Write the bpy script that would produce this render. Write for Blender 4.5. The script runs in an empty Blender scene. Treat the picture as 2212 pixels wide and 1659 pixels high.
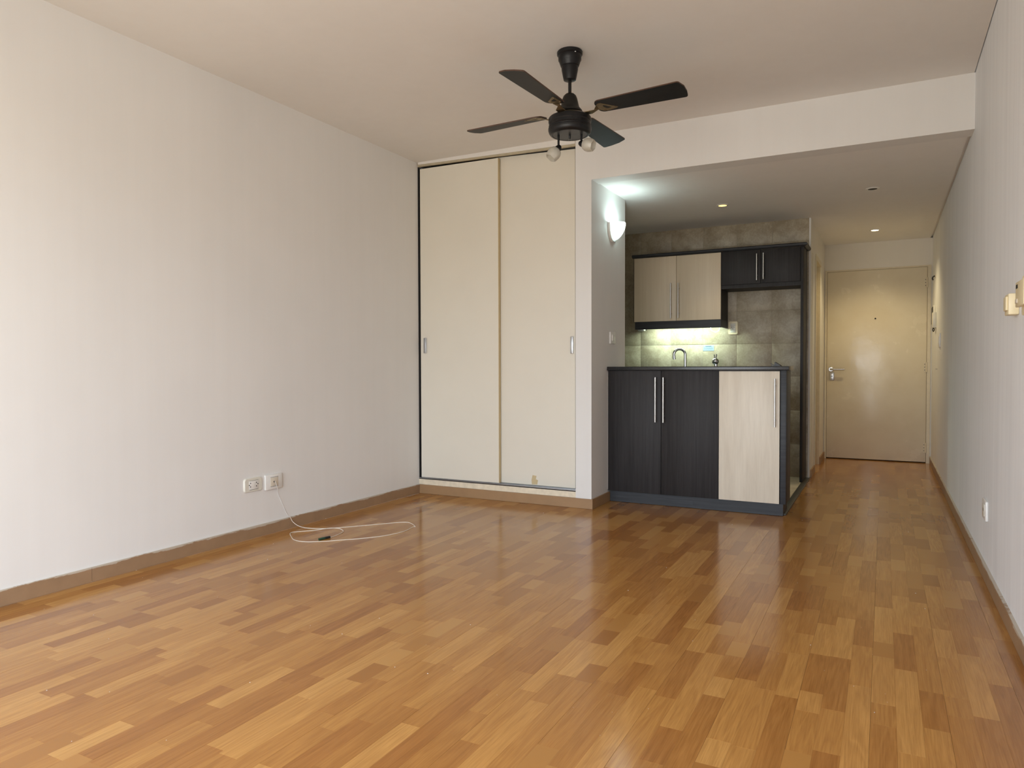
import bpy, bmesh, math, random
from mathutils import Vector, Matrix

# ---------------------------------------------------------------- camera, world, exposure
scn = bpy.context.scene
COL = scn.collection
CAM = Vector((3.245, 0.0, 0.9871))
YAW, PITCH, ROLL, FPX = 0.4803, -0.0233, -0.0027, 1542.54
fw = Vector((-math.sin(YAW) * math.cos(PITCH), math.cos(YAW) * math.cos(PITCH), math.sin(PITCH)))
rt0 = Vector((math.cos(YAW), math.sin(YAW), 0)); up0 = rt0.cross(fw)
rt = rt0 * math.cos(ROLL) + up0 * math.sin(ROLL)
up = up0 * math.cos(ROLL) - rt0 * math.sin(ROLL)
cd = bpy.data.cameras.new('camera'); cam = bpy.data.objects.new('camera', cd); COL.objects.link(cam)
m = Matrix((rt, up, -fw)).transposed().to_4x4(); m.translation = CAM
cam.matrix_world = m
cd.sensor_fit = 'HORIZONTAL'; cd.sensor_width = 36.0; cd.lens = FPX / 2212 * 36.0
cd.clip_start = 0.02
scn.camera = cam

vs = scn.view_settings
vs.view_transform = 'Standard'; vs.look = 'None'; vs.gamma = 1.0; vs.use_curve_mapping = False
vs.exposure = 0.63
scn.cycles.max_bounces = 7; scn.cycles.diffuse_bounces = 6; scn.cycles.glossy_bounces = 3
scn.cycles.transmission_bounces = 6; scn.cycles.transparent_max_bounces = 8
scn.cycles.caustics_reflective = False; scn.cycles.caustics_refractive = False
scn.cycles.sample_clamp_indirect = 4.0; scn.cycles.use_light_tree = True

SKY_STRENGTH = 6.5
w = bpy.data.worlds.new('world'); scn.world = w; w.use_nodes = True
wn = w.node_tree; wn.nodes.clear()
wo = wn.nodes.new('ShaderNodeOutputWorld'); wb = wn.nodes.new('ShaderNodeBackground')
tc = wn.nodes.new('ShaderNodeTexCoord'); sx = wn.nodes.new('ShaderNodeSeparateXYZ')
rp = wn.nodes.new('ShaderNodeValToRGB')          # overcast sky above the horizon, grey street and houses below it
rp.color_ramp.elements[0].position = 0.47; rp.color_ramp.elements[0].color = (0.56, 0.53, 0.48, 1)
rp.color_ramp.elements[1].position = 0.53; rp.color_ramp.elements[1].color = (0.87, 0.95, 1.05, 1)
mp = wn.nodes.new('ShaderNodeMapRange')
mp.inputs[1].default_value = -1; mp.inputs[2].default_value = 1
wn.links.new(tc.outputs['Generated'], sx.inputs[0]); wn.links.new(sx.outputs[2], mp.inputs[0])
wn.links.new(mp.outputs[0], rp.inputs[0]); wn.links.new(rp.outputs[0], wb.inputs[0])
wb.inputs[1].default_value = SKY_STRENGTH; wn.links.new(wb.outputs[0], wo.inputs[0])

SCONCE_W, DOWN_ENTRY_W, DOWN_KITCHEN_W, UNDERCAB_W = 2.2, 26.0, 9.0, 4.6

# ---------------------------------------------------------------- room sizes (metres)
H, HK = 2.583, 2.285          # living-room ceiling, kitchen/hall ceiling
R = 3.672                     # right wall
YW = -0.50                    # window wall, behind the camera
Y0 = 4.64                     # wardrobe / pillar / header plane
YP = 5.36                     # end of the short side wall
XP0, XP = 1.330, 1.448        # pillar
YB = 6.76                     # tiled kitchen wall
XK = 2.670                    # hall's left wall
YD = 8.378                    # entry door wall
BBH = 0.069                   # baseboard height

# ---------------------------------------------------------------- materials
MATS = {}
def nmat(name):
    mt = bpy.data.materials.new(name); mt.use_nodes = True
    nt = mt.node_tree; b = nt.nodes['Principled BSDF']; MATS[name] = mt
    return mt, nt, b
def N(nt, t, **kw):
    n = nt.nodes.new(t)
    for k, v in kw.items(): setattr(n, k, v)
    return n
def coords(nt, scale=(1, 1, 1), rot=(0, 0, 0)):
    g = N(nt, 'ShaderNodeNewGeometry'); mpn = N(nt, 'ShaderNodeMapping')
    mpn.inputs['Scale'].default_value = scale; mpn.inputs['Rotation'].default_value = rot
    nt.links.new(g.outputs['Position'], mpn.inputs[0]); return mpn.outputs[0]
def noise(nt, vec, scale, detail=4, rough=0.55, dist=0.0):
    n = N(nt, 'ShaderNodeTexNoise'); n.inputs['Scale'].default_value = scale
    n.inputs['Detail'].default_value = detail; n.inputs['Roughness'].default_value = rough
    n.inputs['Distortion'].default_value = dist
    nt.links.new(vec, n.inputs['Vector']); return n.outputs['Fac']
def ramp(nt, fac, stops):
    r = N(nt, 'ShaderNodeValToRGB'); e = r.color_ramp.elements
    while len(e) < len(stops): e.new(0.5)
    for el, (p, c) in zip(e, stops): el.position = p; el.color = (*c, 1)
    nt.links.new(fac, r.inputs[0]); return r.outputs[0]
def mixc(nt, fac, a, b, mode='MIX'):
    n = N(nt, 'ShaderNodeMix', data_type='RGBA', blend_type=mode)
    for s, v in ((n.inputs[0], fac), (n.inputs[6], a), (n.inputs[7], b)):
        if hasattr(v, 'is_output'): nt.links.new(v, s)
        elif isinstance(v, (int, float)): s.default_value = v
        else: s.default_value = (*v, 1)
    return n.outputs[2]
def math_(nt, op, a, b=None, c=None):
    n = N(nt, 'ShaderNodeMath', operation=op)
    for i, v in enumerate((a, b, c)):
        if v is None: continue
        if hasattr(v, 'is_output'): nt.links.new(v, n.inputs[i])
        else: n.inputs[i].default_value = v
    return n.outputs[0]
def bump(nt, b, h, strength=0.2, dist=0.002):
    n = N(nt, 'ShaderNodeBump'); n.inputs['Strength'].default_value = strength
    n.inputs['Distance'].default_value = dist
    nt.links.new(h, n.inputs['Height']); nt.links.new(n.outputs[0], b.inputs['Normal'])
def setc(nt, b, c):
    if hasattr(c, 'is_output'): nt.links.new(c, b.inputs['Base Color'])
    else: b.inputs['Base Color'].default_value = (*c, 1)
def plain(name, col, rough=0.5, metal=0.0, spec=0.5, var=0.04, vscale=30, bmp=0.0, bscale=300):
    """one-colour surface with faint procedural mottling"""
    mt, nt, b = nmat(name)
    v = coords(nt); f = noise(nt, v, vscale, 3)
    setc(nt, b, ramp(nt, f, [(0.3, [max(0, x * (1 - var)) for x in col]), (0.7, [min(1, x * (1 + var)) for x in col])]))
    b.inputs['Roughness'].default_value = rough; b.inputs['Metallic'].default_value = metal
    b.inputs['Specular IOR Level'].default_value = spec
    if bmp: bump(nt, b, noise(nt, v, bscale, 3), bmp, 0.001)
    return mt
def emit(name, col, strength):
    mt, nt, b = nmat(name); b.inputs['Base Color'].default_value = (*col, 1)
    b.inputs['Emission Color'].default_value = (*col, 1); b.inputs['Emission Strength'].default_value = strength
    mt.cycles.emission_sampling = 'NONE'      # the fitting's own lamp does the lighting; this is just its glowing face
    return mt

def wall_paint(name, col, streaks=False):
    mt, nt, b = nmat(name)
    v = coords(nt)
    big = noise(nt, v, 1.3, 3, 0.6)
    c = ramp(nt, big, [(0.3, [x * 0.955 for x in col]), (0.7, col)])
    st = noise(nt, coords(nt, (14, 14, 0.45)), 1.0, 4, 0.62)
    if streaks:
        c = mixc(nt, 0.5, c, ramp(nt, st, [(0.34, (0.87, 0.87, 0.88)), (0.66, (1, 1, 1))]), 'MULTIPLY')
        bump(nt, b, st, 0.22, 0.002)
    else:
        c = mixc(nt, 0.18, c, ramp(nt, st, [(0.34, (0.92, 0.91, 0.90)), (0.66, (1, 1, 1))]), 'MULTIPLY')
    setc(nt, b, c); b.inputs['Roughness'].default_value = 0.62
    b.inputs['Specular IOR Level'].default_value = 0.3
    return mt
wall_paint('wall_paint', (0.79, 0.785, 0.77)); wall_paint('wall_streaked_skylit', (0.85, 0.875, 0.90), True)  # right wall's cool, brighter tone has sky light painted into it
wall_paint('ceiling_paint', (0.785, 0.765, 0.735)); wall_paint('kitchen_ceiling_lit', (0.87, 0.86, 0.84)); wall_paint('hall_paint', (0.78, 0.755, 0.70))  # kitchen ceiling colour lightened to stand in for extra light there

def laminate_floor(name, grain):
    mt, nt, b = nmat(name)
    at = N(nt, 'ShaderNodeAttribute', attribute_name='tone'); tone = at.outputs['Fac']
    g = N(nt, 'ShaderNodeNewGeometry'); s = N(nt, 'ShaderNodeSeparateXYZ'); nt.links.new(g.outputs['Position'], s.inputs[0])
    cb = N(nt, 'ShaderNodeCombineXYZ')
    nt.links.new(math_(nt, 'MULTIPLY_ADD', tone, 37.0, s.outputs[0]), cb.inputs[0])
    nt.links.new(math_(nt, 'MULTIPLY_ADD', tone, 91.0, s.outputs[1]), cb.inputs[1])
    def mapped(sc):
        mpn = N(nt, 'ShaderNodeMapping'); mpn.inputs['Scale'].default_value = sc
        nt.links.new(cb.outputs[0], mpn.inputs[0]); return mpn.outputs[0]
    base = ramp(nt, tone, [(0.0, (0.330, 0.138, 0.034)), (0.25, (0.380, 0.172, 0.043)), (0.55, (0.435, 0.210, 0.055)),
                           (0.8, (0.480, 0.242, 0.067)), (1.0, (0.525, 0.280, 0.084))])
    cath = noise(nt, mapped((22, 1.6, 1)), 1.0, 3, 0.5, 0.8)          # broad figure of the veneer print
    fig = math_(nt, 'PINGPONG', math_(nt, 'MULTIPLY', cath, 5.0), 0.5)
    if grain: fine = noise(nt, mapped((260, 7, 1)), 1.0, 3, 0.6)
    c = mixc(nt, 0.55 if grain else 0.0, base, ramp(nt, fig, [(0.0, (0.78, 0.72, 0.68)), (0.5, (1.05, 1.05, 1.05))]), 'MULTIPLY')
    if grain: c = mixc(nt, 0.6, c, ramp(nt, fine, [(0.35, (0.74, 0.70, 0.66)), (0.6, (1, 1, 1))]), 'MULTIPLY')
    if not grain: c = mixc(nt, 1.0, c, (0.86, 0.84, 0.82), 'MULTIPLY')
    setc(nt, b, c)
    smu = noise(nt, coords(nt), 2.2, 5, 0.65)
    nt.links.new(ramp(nt, smu, [(0.3, (0.13,) * 3), (0.7, (0.21,) * 3)]), b.inputs['Roughness'])
    b.inputs['Specular IOR Level'].default_value = 0.36
laminate_floor('floor_laminate', True); laminate_floor('floor_laminate_far', False)   # beyond the near planks the print is too fine to see

def grainy(name, dark, light, scale=(60, 60, 1.6), rough=0.42, contrast=(0.3, 0.7), spec=0.4, bmp=0.12):
    mt, nt, b = nmat(name)
    v = coords(nt, scale)
    f = noise(nt, v, 1.0, 5, 0.6, 0.3); f2 = noise(nt, coords(nt, tuple(x * 5 for x in scale)), 1.0, 3, 0.6)
    f = math_(nt, 'ADD', math_(nt, 'MULTIPLY', f, 0.65), math_(nt, 'MULTIPLY', f2, 0.35))
    setc(nt, b, ramp(nt, f, [(contrast[0], dark), (contrast[1], light)]))
    b.inputs['Roughness'].default_value = rough; b.inputs['Specular IOR Level'].default_value = spec
    bump(nt, b, f2, bmp, 0.0006)
grainy('wenge', (0.011, 0.0095, 0.0096), (0.034, 0.031, 0.0325), rough=0.55, spec=0.3)
grainy('wenge_flat', (0.016, 0.018, 0.022), (0.046, 0.050, 0.058), (2.0, 60, 60), rough=0.50, spec=0.35)
grainy('pale_oak', (0.62, 0.555, 0.455), (0.76, 0.70, 0.59), (13, 13, 1.1), rough=0.42, contrast=(0.25, 0.62))
grainy('maple', (0.68, 0.57, 0.42), (0.77, 0.665, 0.51), (30, 30, 0.9), rough=0.45, contrast=(0.3, 0.7))

def baseboard_mat(name, col, smear):
    mt, nt, b = nmat(name)
    v = coords(nt); f = noise(nt, v, 12, 3)
    c = ramp(nt, f, [(0.3, [x * 0.93 for x in col]), (0.7, [x * 1.05 for x in col])])
    if smear:   # wall paint brushed over the top edge in patches
        g = N(nt, 'ShaderNodeNewGeometry'); s = N(nt, 'ShaderNodeSeparateXYZ'); nt.links.new(g.outputs['Position'], s.inputs[0])
        n1 = noise(nt, coords(nt, (3.2, 3.2, 26)), 1.0, 6, 0.72, 0.8)
        hz = math_(nt, 'MULTIPLY', math_(nt, 'SUBTRACT', s.outputs[2], 0.038), 15.0)
        k = math_(nt, 'ADD', n1, hz)
        mk = ramp(nt, k, [(0.88, (0, 0, 0)), (0.91, (1, 1, 1))])
        c = mixc(nt, mk, c, (0.50, 0.44, 0.36))
    setc(nt, b, c); b.inputs['Roughness'].default_value = 0.45
baseboard_mat('baseboard_brown', (0.335, 0.205, 0.105), False); baseboard_mat('baseboard_smeared', (0.315, 0.20, 0.115), True)

plain('melamine_cream', (0.735, 0.70, 0.61), 0.42, var=0.015, vscale=3)
plain('edge_band', (0.56, 0.45, 0.26), 0.5)
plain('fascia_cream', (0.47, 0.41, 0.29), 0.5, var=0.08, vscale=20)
plain('plinth_cream', (0.74, 0.66, 0.51), 0.5, var=0.10, vscale=25)
plain('aluminium', (0.55, 0.57, 0.60), 0.32, 1.0)
plain('brushed_steel', (0.58, 0.57, 0.55), 0.30, 1.0)
plain('chrome', (0.62, 0.64, 0.66), 0.08, 1.0, var=0.0)
plain('cavity_dark', (0.03, 0.03, 0.03), 0.8)
plain('fan_black', (0.008, 0.008, 0.009), 0.36, spec=0.3, var=0.1)
plain('fan_bronze', (0.012, 0.011, 0.009), 0.45, spec=0.3, var=0.1)
plain('fan_disc', (0.028, 0.031, 0.033), 0.40, var=0.1)
grainy('blade_black', (0.007, 0.008, 0.009), (0.014, 0.015, 0.016), (20, 20, 20), rough=0.5, spec=0.3)
plain('blade_edge', (0.07, 0.032, 0.018), 0.5)
plain('brass_dull', (0.27, 0.21, 0.125), 0.48, 1.0, var=0.15, vscale=60)
plain('plastic_white', (0.78, 0.77, 0.74), 0.35)
plain('plastic_ivory', (0.72, 0.70, 0.62), 0.38)
plain('plastic_cream', (0.80, 0.70, 0.46), 0.38)
plain('plastic_module', (0.66, 0.60, 0.50), 0.4)
plain('hole_dark', (0.012, 0.011, 0.010), 0.7)
plain('cable_white', (0.80, 0.74, 0.64), 0.45)
plain('connector_green', (0.018, 0.055, 0.030), 0.4); plain('connector_black', (0.012, 0.012, 0.012), 0.4)
plain('plastic_black', (0.010, 0.010, 0.011), 0.45)
plain('sticker_blue', (0.33, 0.43, 0.53), 0.5); plain('sticker_ink', (0.10, 0.15, 0.20), 0.6)
plain('threshold_dark', (0.045, 0.040, 0.034), 0.45)
plain('stone_counter', (0.020, 0.021, 0.023), 0.25, var=0.3, vscale=150)
plain('steel_sink', (0.55, 0.56, 0.57), 0.25, 1.0)
plain('hole_grout', (0.36, 0.315, 0.235), 0.85, var=0.1)
plain('frame_cream', (0.66, 0.59, 0.44), 0.42)
plain('balcony_concrete', (0.42, 0.41, 0.39), 0.8)
plain('window_aluminium', (0.72, 0.72, 0.71), 0.4)

def tile_mat(name, lo, hi):
    mt, nt, b = nmat(name)
    v = coords(nt)
    f = noise(nt, v, 9, 7, 0.68, 0.4); f2 = noise(nt, v, 70, 4, 0.6)
    k = math_(nt, 'ADD', math_(nt, 'MULTIPLY', f, 0.7), math_(nt, 'MULTIPLY', f2, 0.3))
    setc(nt, b, ramp(nt, k, [(0.41, lo), (0.60, hi)]))
    b.inputs['Roughness'].default_value = 0.42; b.inputs['Specular IOR Level'].default_value = 0.4
    bump(nt, b, k, 0.35, 0.004)
tile_mat('wall_tile', (0.31, 0.255, 0.175), (0.46, 0.395, 0.29)); tile_mat('floor_tile', (0.52, 0.44, 0.32), (0.62, 0.53, 0.40))

def entry_door_mat():
    mt, nt, b = nmat('door_enamel')
    v = coords(nt); f = noise(nt, v, 3.5, 5, 0.6)
    setc(nt, b, ramp(nt, f, [(0.3, (0.70, 0.625, 0.475)), (0.7, (0.75, 0.685, 0.54))]))
    nt.links.new(ramp(nt, f, [(0.3, (0.16,) * 3), (0.7, (0.30,) * 3)]), b.inputs['Roughness'])
    b.inputs['Specular IOR Level'].default_value = 0.5
    bump(nt, b, noise(nt, v, 2.6, 4, 0.55), 0.35, 0.02)
entry_door_mat()

def glassy(name, trans, glow=None):
    """frosted glass: light passes diffusely, with a soft gloss"""
    mt, nt, b = nmat(name); nt.nodes.remove(b)
    out = nt.nodes['Material Output']
    tr = N(nt, 'ShaderNodeBsdfTranslucent'); tr.inputs[0].default_value = (*trans, 1)
    df = N(nt, 'ShaderNodeBsdfDiffuse'); df.inputs[0].default_value = (*trans, 1)
    gl = N(nt, 'ShaderNodeBsdfGlossy'); gl.inputs['Roughness'].default_value = 0.25
    tp = N(nt, 'ShaderNodeBsdfTransparent'); tp.inputs[0].default_value = (0.95, 0.95, 0.93, 1)
    v = coords(nt); f = noise(nt, v, 60, 2)
    m1 = N(nt, 'ShaderNodeMixShader'); m1.inputs[0].default_value = 0.5
    nt.links.new(tr.outputs[0], m1.inputs[1]); nt.links.new(df.outputs[0], m1.inputs[2])
    m2 = N(nt, 'ShaderNodeMixShader'); m2.inputs[0].default_value = 0.06
    nt.links.new(m1.outputs[0], m2.inputs[1]); nt.links.new(gl.outputs[0], m2.inputs[2])
    m3 = N(nt, 'ShaderNodeMixShader')
    nt.links.new(math_(nt, 'MULTIPLY_ADD', f, 0.1, 0.30 if glow is None else 0.08), m3.inputs[0])
    nt.links.new(m2.outputs[0], m3.inputs[1]); nt.links.new(tp.outputs[0], m3.inputs[2])
    last = m3.outputs[0]
    if glow:
        em = N(nt, 'ShaderNodeEmission'); em.inputs[0].default_value = (*glow[0], 1); em.inputs[1].default_value = glow[1]
        ad = N(nt, 'ShaderNodeAddShader'); nt.links.new(last, ad.inputs[0]); nt.links.new(em.outputs[0], ad.inputs[1]); last = ad.outputs[0]
    nt.links.new(last, out.inputs[0]); mt.cycles.emission_sampling = 'NONE'
glassy('frosted_glass', (0.78, 0.76, 0.70)); glassy('sconce_glass', (0.85, 0.95, 0.95), ((0.86, 1.0, 0.97), 0.18))
def window_glass():
    mt, nt, b = nmat('window_glass'); nt.nodes.remove(b)
    out = nt.nodes['Material Output']
    tp = N(nt, 'ShaderNodeBsdfTransparent'); tp.inputs[0].default_value = (0.93, 0.95, 0.94, 1)
    gl = N(nt, 'ShaderNodeBsdfGlossy'); gl.inputs['Roughness'].default_value = 0.02
    fr = N(nt, 'ShaderNodeFresnel'); fr.inputs[0].default_value = 1.45
    mx = N(nt, 'ShaderNodeMixShader'); nt.links.new(fr.outputs[0], mx.inputs[0])
    nt.links.new(tp.outputs[0], mx.inputs[1]); nt.links.new(gl.outputs[0], mx.inputs[2]); nt.links.new(mx.outputs[0], out.inputs[0])
window_glass()
emit('lamp_cool', (0.80, 1.0, 0.98), 3.5); emit('lamp_warm', (1.0, 0.74, 0.22), 1.5); emit('lamp_warm_bright', (1.0, 0.86, 0.58), 5)
emit('tube_green_white', (0.86, 1.0, 0.82), 6.0)

# ---------------------------------------------------------------- mesh helpers (all in world metres)
ORI = {}
class MB:
    def __init__(s): s.bm = bmesh.new()
    def box(s, x0, x1, y0, y1, z0, z1, bev=0.0, seg=2):
        r = bmesh.ops.create_cube(s.bm, size=1.0)
        for v in r['verts']:
            v.co = Vector(((x0 + x1) / 2 + v.co.x * (x1 - x0), (y0 + y1) / 2 + v.co.y * (y1 - y0), (z0 + z1) / 2 + v.co.z * (z1 - z0)))
        if bev:
            es = list({e for v in r['verts'] for e in v.link_edges})
            bmesh.ops.bevel(s.bm, geom=es, offset=bev, segments=seg, affect='EDGES', profile=0.5)
        return s
    def prism(s, pts, d):
        """closed polygon extruded along vector d"""
        d = Vector(d); a = [s.bm.verts.new(Vector(p)) for p in pts]; b = [s.bm.verts.new(Vector(p) + d) for p in pts]
        n = len(a)
        s.bm.faces.new(a); s.bm.faces.new(b[::-1])
        for i in range(n): s.bm.faces.new((a[i], b[i], b[(i + 1) % n], a[(i + 1) % n]))
        return s
    def lathe(s, prof, org, axis=(0, 0, 1), n=32, caps=True, facet=None):
        """profile of (radius, height along axis) turned round the axis"""
        org = Vector(org); ax = Vector(axis).normalized()
        e1 = ax.orthogonal().normalized() if abs(ax.z) < 0.999 else Vector((1, 0, 0)); e2 = ax.cross(e1)
        rings = []
        for r, h in prof:
            if r < 1e-6: rings.append([s.bm.verts.new(org + ax * h)]); continue
            ring = []
            for k in range(n):
                t = 2 * math.pi * k / n; rr = r * (facet(t, h) if facet else 1)
                ring.append(s.bm.verts.new(org + ax * h + (e1 * math.cos(t) + e2 * math.sin(t)) * rr))
            rings.append(ring)
        for a, b in zip(rings, rings[1:]):
            for k in range(n):
                k2 = (k + 1) % n
                if len(a) == 1 and len(b) == 1: continue
                if len(a) == 1: s.bm.faces.new((a[0], b[k], b[k2]))
                elif len(b) == 1: s.bm.faces.new((a[k], b[0], a[k2]))
                else: s.bm.faces.new((a[k], b[k], b[k2], a[k2]))
        if caps:
            for rg in (rings[0], rings[-1]):
                if len(rg) > 2: s.bm.faces.new(rg)
        return s
    def cyl(s, p0, p1, r, n=16, r1=None):
        p0, p1 = Vector(p0), Vector(p1); L = (p1 - p0).length
        return s.lathe([(r, 0), (r if r1 is None else r1, L)], p0, p1 - p0, n)
    def tube(s, pts, r, n=8):
        P = [Vector(p) for p in pts]; prev = None
        t0 = (P[1] - P[0]).normalized(); nrm = t0.orthogonal().normalized()
        for i, p in enumerate(P):
            t = (P[min(i + 1, len(P) - 1)] - P[max(i - 1, 0)]).normalized()
            nrm = (nrm - t * nrm.dot(t)).normalized(); bn = t.cross(nrm)
            rr = r(i / (len(P) - 1)) if callable(r) else r
            ring = [s.bm.verts.new(p + (nrm * math.cos(2 * math.pi * k / n) + bn * math.sin(2 * math.pi * k / n)) * rr) for k in range(n)]
            if prev:
                for k in range(n): s.bm.faces.new((prev[k], prev[(k + 1) % n], ring[(k + 1) % n], ring[k]))
            else: s.bm.faces.new(ring)
            prev = ring
        s.bm.faces.new(prev[::-1]); return s
    def sphere(s, c, r, sc=(1, 1, 1), n=20):
        q = bmesh.ops.create_uvsphere(s.bm, u_segments=n, v_segments=n // 2 + 2, radius=r)
        for v in q['verts']: v.co = Vector((v.co.x * sc[0], v.co.y * sc[1], v.co.z * sc[2])) + Vector(c)
        return s
    def build(s, name, mat, parent=None, smooth=None, org=None):
        bmesh.ops.recalc_face_normals(s.bm, faces=s.bm.faces)
        me = bpy.data.meshes.new(name)
        vs_ = [v.co for v in s.bm.verts]
        if org is None:
            lo = [min(v[i] for v in vs_) for i in range(3)]; hi = [max(v[i] for v in vs_) for i in range(3)]
            org = Vector(((lo[0] + hi[0]) / 2, (lo[1] + hi[1]) / 2, lo[2]))
        org = Vector(org)
        for v in s.bm.verts: v.co -= org
        s.bm.to_mesh(me); s.bm.free()
        if smooth is not None:
            me.shade_smooth(); me.set_sharp_from_angle(angle=math.radians(smooth))
        me.materials.append(MATS[mat])
        o = bpy.data.objects.new(name, me); COL.objects.link(o)
        place(o, org, parent); return o
def place(o, org, parent):
    org = Vector(org); ORI[o.name] = org
    if parent: o.parent = parent; o.location = org - ORI[parent.name]
    else: o.location = org
def thing(name, loc, label, cat, group=None, kind=None):
    o = bpy.data.objects.new(name, None); o.empty_display_size = 0.05; COL.objects.link(o); place(o, loc, None)
    return tag(o, label, cat, group, kind)
def tag(o, label=None, cat=None, group=None, kind=None):
    if label: o['label'] = label
    if cat: o['category'] = cat
    if group: o['group'] = group
    if kind: o['kind'] = kind
    return o
def struct(o, label, cat): return tag(o, label, cat, kind='structure')
def box(name, mat, parent, *d, bev=0.0, **k): return MB().box(*d, bev=bev).build(name, mat, parent, 40 if bev else None, **k)
def lamp(name, kind, loc, parent, energy, col, **kw):
    l = bpy.data.lights.new(name, kind); l.energy = energy; l.color = col
    for k, v in kw.items(): setattr(l, k, v)
    o = bpy.data.objects.new(name, l); COL.objects.link(o); place(o, loc, parent); return o
def spline(pts, k=8):
    P = [Vector(p) for p in pts]; out = []
    for i in range(len(P) - 1):
        a, b, c, d = P[max(i - 1, 0)], P[i], P[i + 1], P[min(i + 2, len(P) - 1)]
        for j in range(k):
            t = j / k
            out.append(0.5 * ((2 * b) + (c - a) * t + (2 * a - 5 * b + 4 * c - d) * t * t + (3 * b - a - 3 * c + d) * t ** 3))
    return out + [P[-1]]

# ---------------------------------------------------------------- the shell
struct(box('wall_left', 'wall_paint', None, -0.12, 0.0, YW - 0.12, YP, 0, H + 0.1), 'long white painted wall with two outlets near the floor', 'wall')
struct(box('wall_right', 'wall_streaked_skylit', None, R, R + 0.12, YW - 0.12, YD + 0.12, 0, H + 0.1), 'white wall with vertical roller streaks running down to the entry door', 'wall')
b = MB()                                   # pillar beside the wardrobe, short side wall of the kitchen and header beam
b.box(XP0, XP, Y0, YP, 0, H).box(XP, R, Y0, Y0 + 0.14, 2.278, H)
struct(b.build('wall_front', 'wall_paint', None), 'white pillar and dropped header beam framing the kitchen opening', 'wall')
struct(box('wall_closet', 'cavity_dark', None, 0, XP0, YP - 0.06, YP, 0, H), 'back wall inside the built-in wardrobe', 'wall')  # near-black colour paints in the shade of the closed cavity
struct(box('wall_kitchen_side', 'hall_paint', None, 0.48, 0.60, YP, YB + 0.1, 0, HK), 'side wall of the kitchen behind the pillar', 'wall')
struct(box('wall_kitchen_return', 'hall_paint', None, 0.48, XP0, YP, YP + 0.02, 0, HK), 'kitchen face of the wardrobe back wall', 'wall')
wk = struct(box('wall_kitchen', 'hole_grout', None, 0.60, XK - 0.001, YB - 0.0012, YB + 0.10, 0, HK), 'kitchen wall clad in square beige stone-look tiles', 'wall')
random.seed(5)
xs = [0.60, 0.84, 1.14, 1.44, 1.74, 2.045, 2.35, 2.655]; zs = [0.0, 0.30, 0.60, 0.90, 1.195, 1.49, 1.79, 2.09, 2.284]
for i in range(len(xs) - 1):
    for j in range(len(zs) - 1):
        g = 0.0014; dz = random.uniform(-0.0006, 0.0006)
        box('tile', 'wall_tile', wk, xs[i] + g, xs[i + 1] - g, YB - 0.003 + dz, YB + 0.008, zs[j] + g, zs[j + 1] - g, bev=0.0012)
box('corner_strip', 'hall_paint', wk, 2.655, XK, YB - 0.006, YB + 0.06, 0, HK)
b = MB(); XJ = XK - 0.14                   # hall wall, pierced by the doorway
b.box(XJ, XK, YB + 0.10, 7.24, 0, HK).box(XJ, XK, 7.82, YD + 0.12, 0, HK).box(XJ, XK, 7.24, 7.82, 1.995, HK)
b.box(XK - 0.012, XK, YB + 0.06, YB + 0.10, 0, HK)
struct(b.build('wall_hall', 'hall_paint', None), 'narrow hall wall with a doorway beside the kitchen', 'wall')
b = MB(); b.box(XK, 2.688, YD, YD + 0.12, 0, HK).box(3.655, R, YD, YD + 0.12, 0, HK).box(2.688, 3.655, YD, YD + 0.12, 2.012, HK)
struct(b.build('wall_entry', 'hall_paint', None), 'end wall of the hall above and around the entry door', 'wall')
WX0, WX1, WZ0, WZ1 = 0.20, 3.38, 0.06, 2.05
b = MB(); b.box(0, WX0, YW - 0.12, YW, 0, H).box(WX1, R, YW - 0.12, YW, 0, H).box(WX0, WX1, YW - 0.12, YW, 0, WZ0).box(WX0, WX1, YW - 0.12, YW, WZ1, H)
struct(b.build('wall_window', 'wall_paint', None), 'window wall behind the viewer', 'wall')
win = struct(thing('window_1', ((WX0 + WX1) / 2, YW - 0.06, WZ0), 'wide sliding balcony window behind the viewer', 'window'), 'wide sliding balcony window behind the viewer', 'window')
box('window_frame', 'window_aluminium', win, WX0, WX1, YW - 0.10, YW - 0.03, WZ0, WZ0 + 0.05); box('window_frame', 'window_aluminium', win, WX0, WX1, YW - 0.10, YW - 0.03, WZ1 - 0.05, WZ1)
for xx in (WX0, WX0 + 1.0, WX1 - 0.05): box('window_post', 'window_aluminium', win, xx, xx + 0.05, YW - 0.10, YW - 0.03, WZ0 + 0.05, WZ1 - 0.05)
for xa, xb in ((WX0 + 0.05, WX0 + 1.0),): box('pane', 'window_glass', win, xa, xb, YW - 0.066, YW - 0.062, WZ0 + 0.05, WZ1 - 0.05)
pl = lamp('window_portal', 'AREA', ((WX0 + WX1) / 2, YW - 0.115, (WZ0 + WZ1) / 2), win, 1.0, (1, 1, 1), shape='RECTANGLE', size=WX1 - WX0, size_y=WZ1 - WZ0)
pl.rotation_euler = (math.radians(90), 0, 0); pl.data.cycles.is_portal = True

struct(box('ceiling', 'ceiling_paint', None, 0, R - 0.004, YW, YP, H, H + 0.1), 'warm white flat ceiling of the living room', 'ceiling')
b = MB().box(0.48, R - 0.018, Y0 + 0.14, YD + 0.13, HK, HK + 0.08).box(R - 0.018, R, Y0 + 0.14, YD + 0.13, HK + 0.014, HK + 0.08)
struct(b.build('ceiling_kitchen', 'kitchen_ceiling_lit', None), 'lower ceiling over kitchen and hall with a shadow gap at the wall', 'ceiling')

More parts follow.
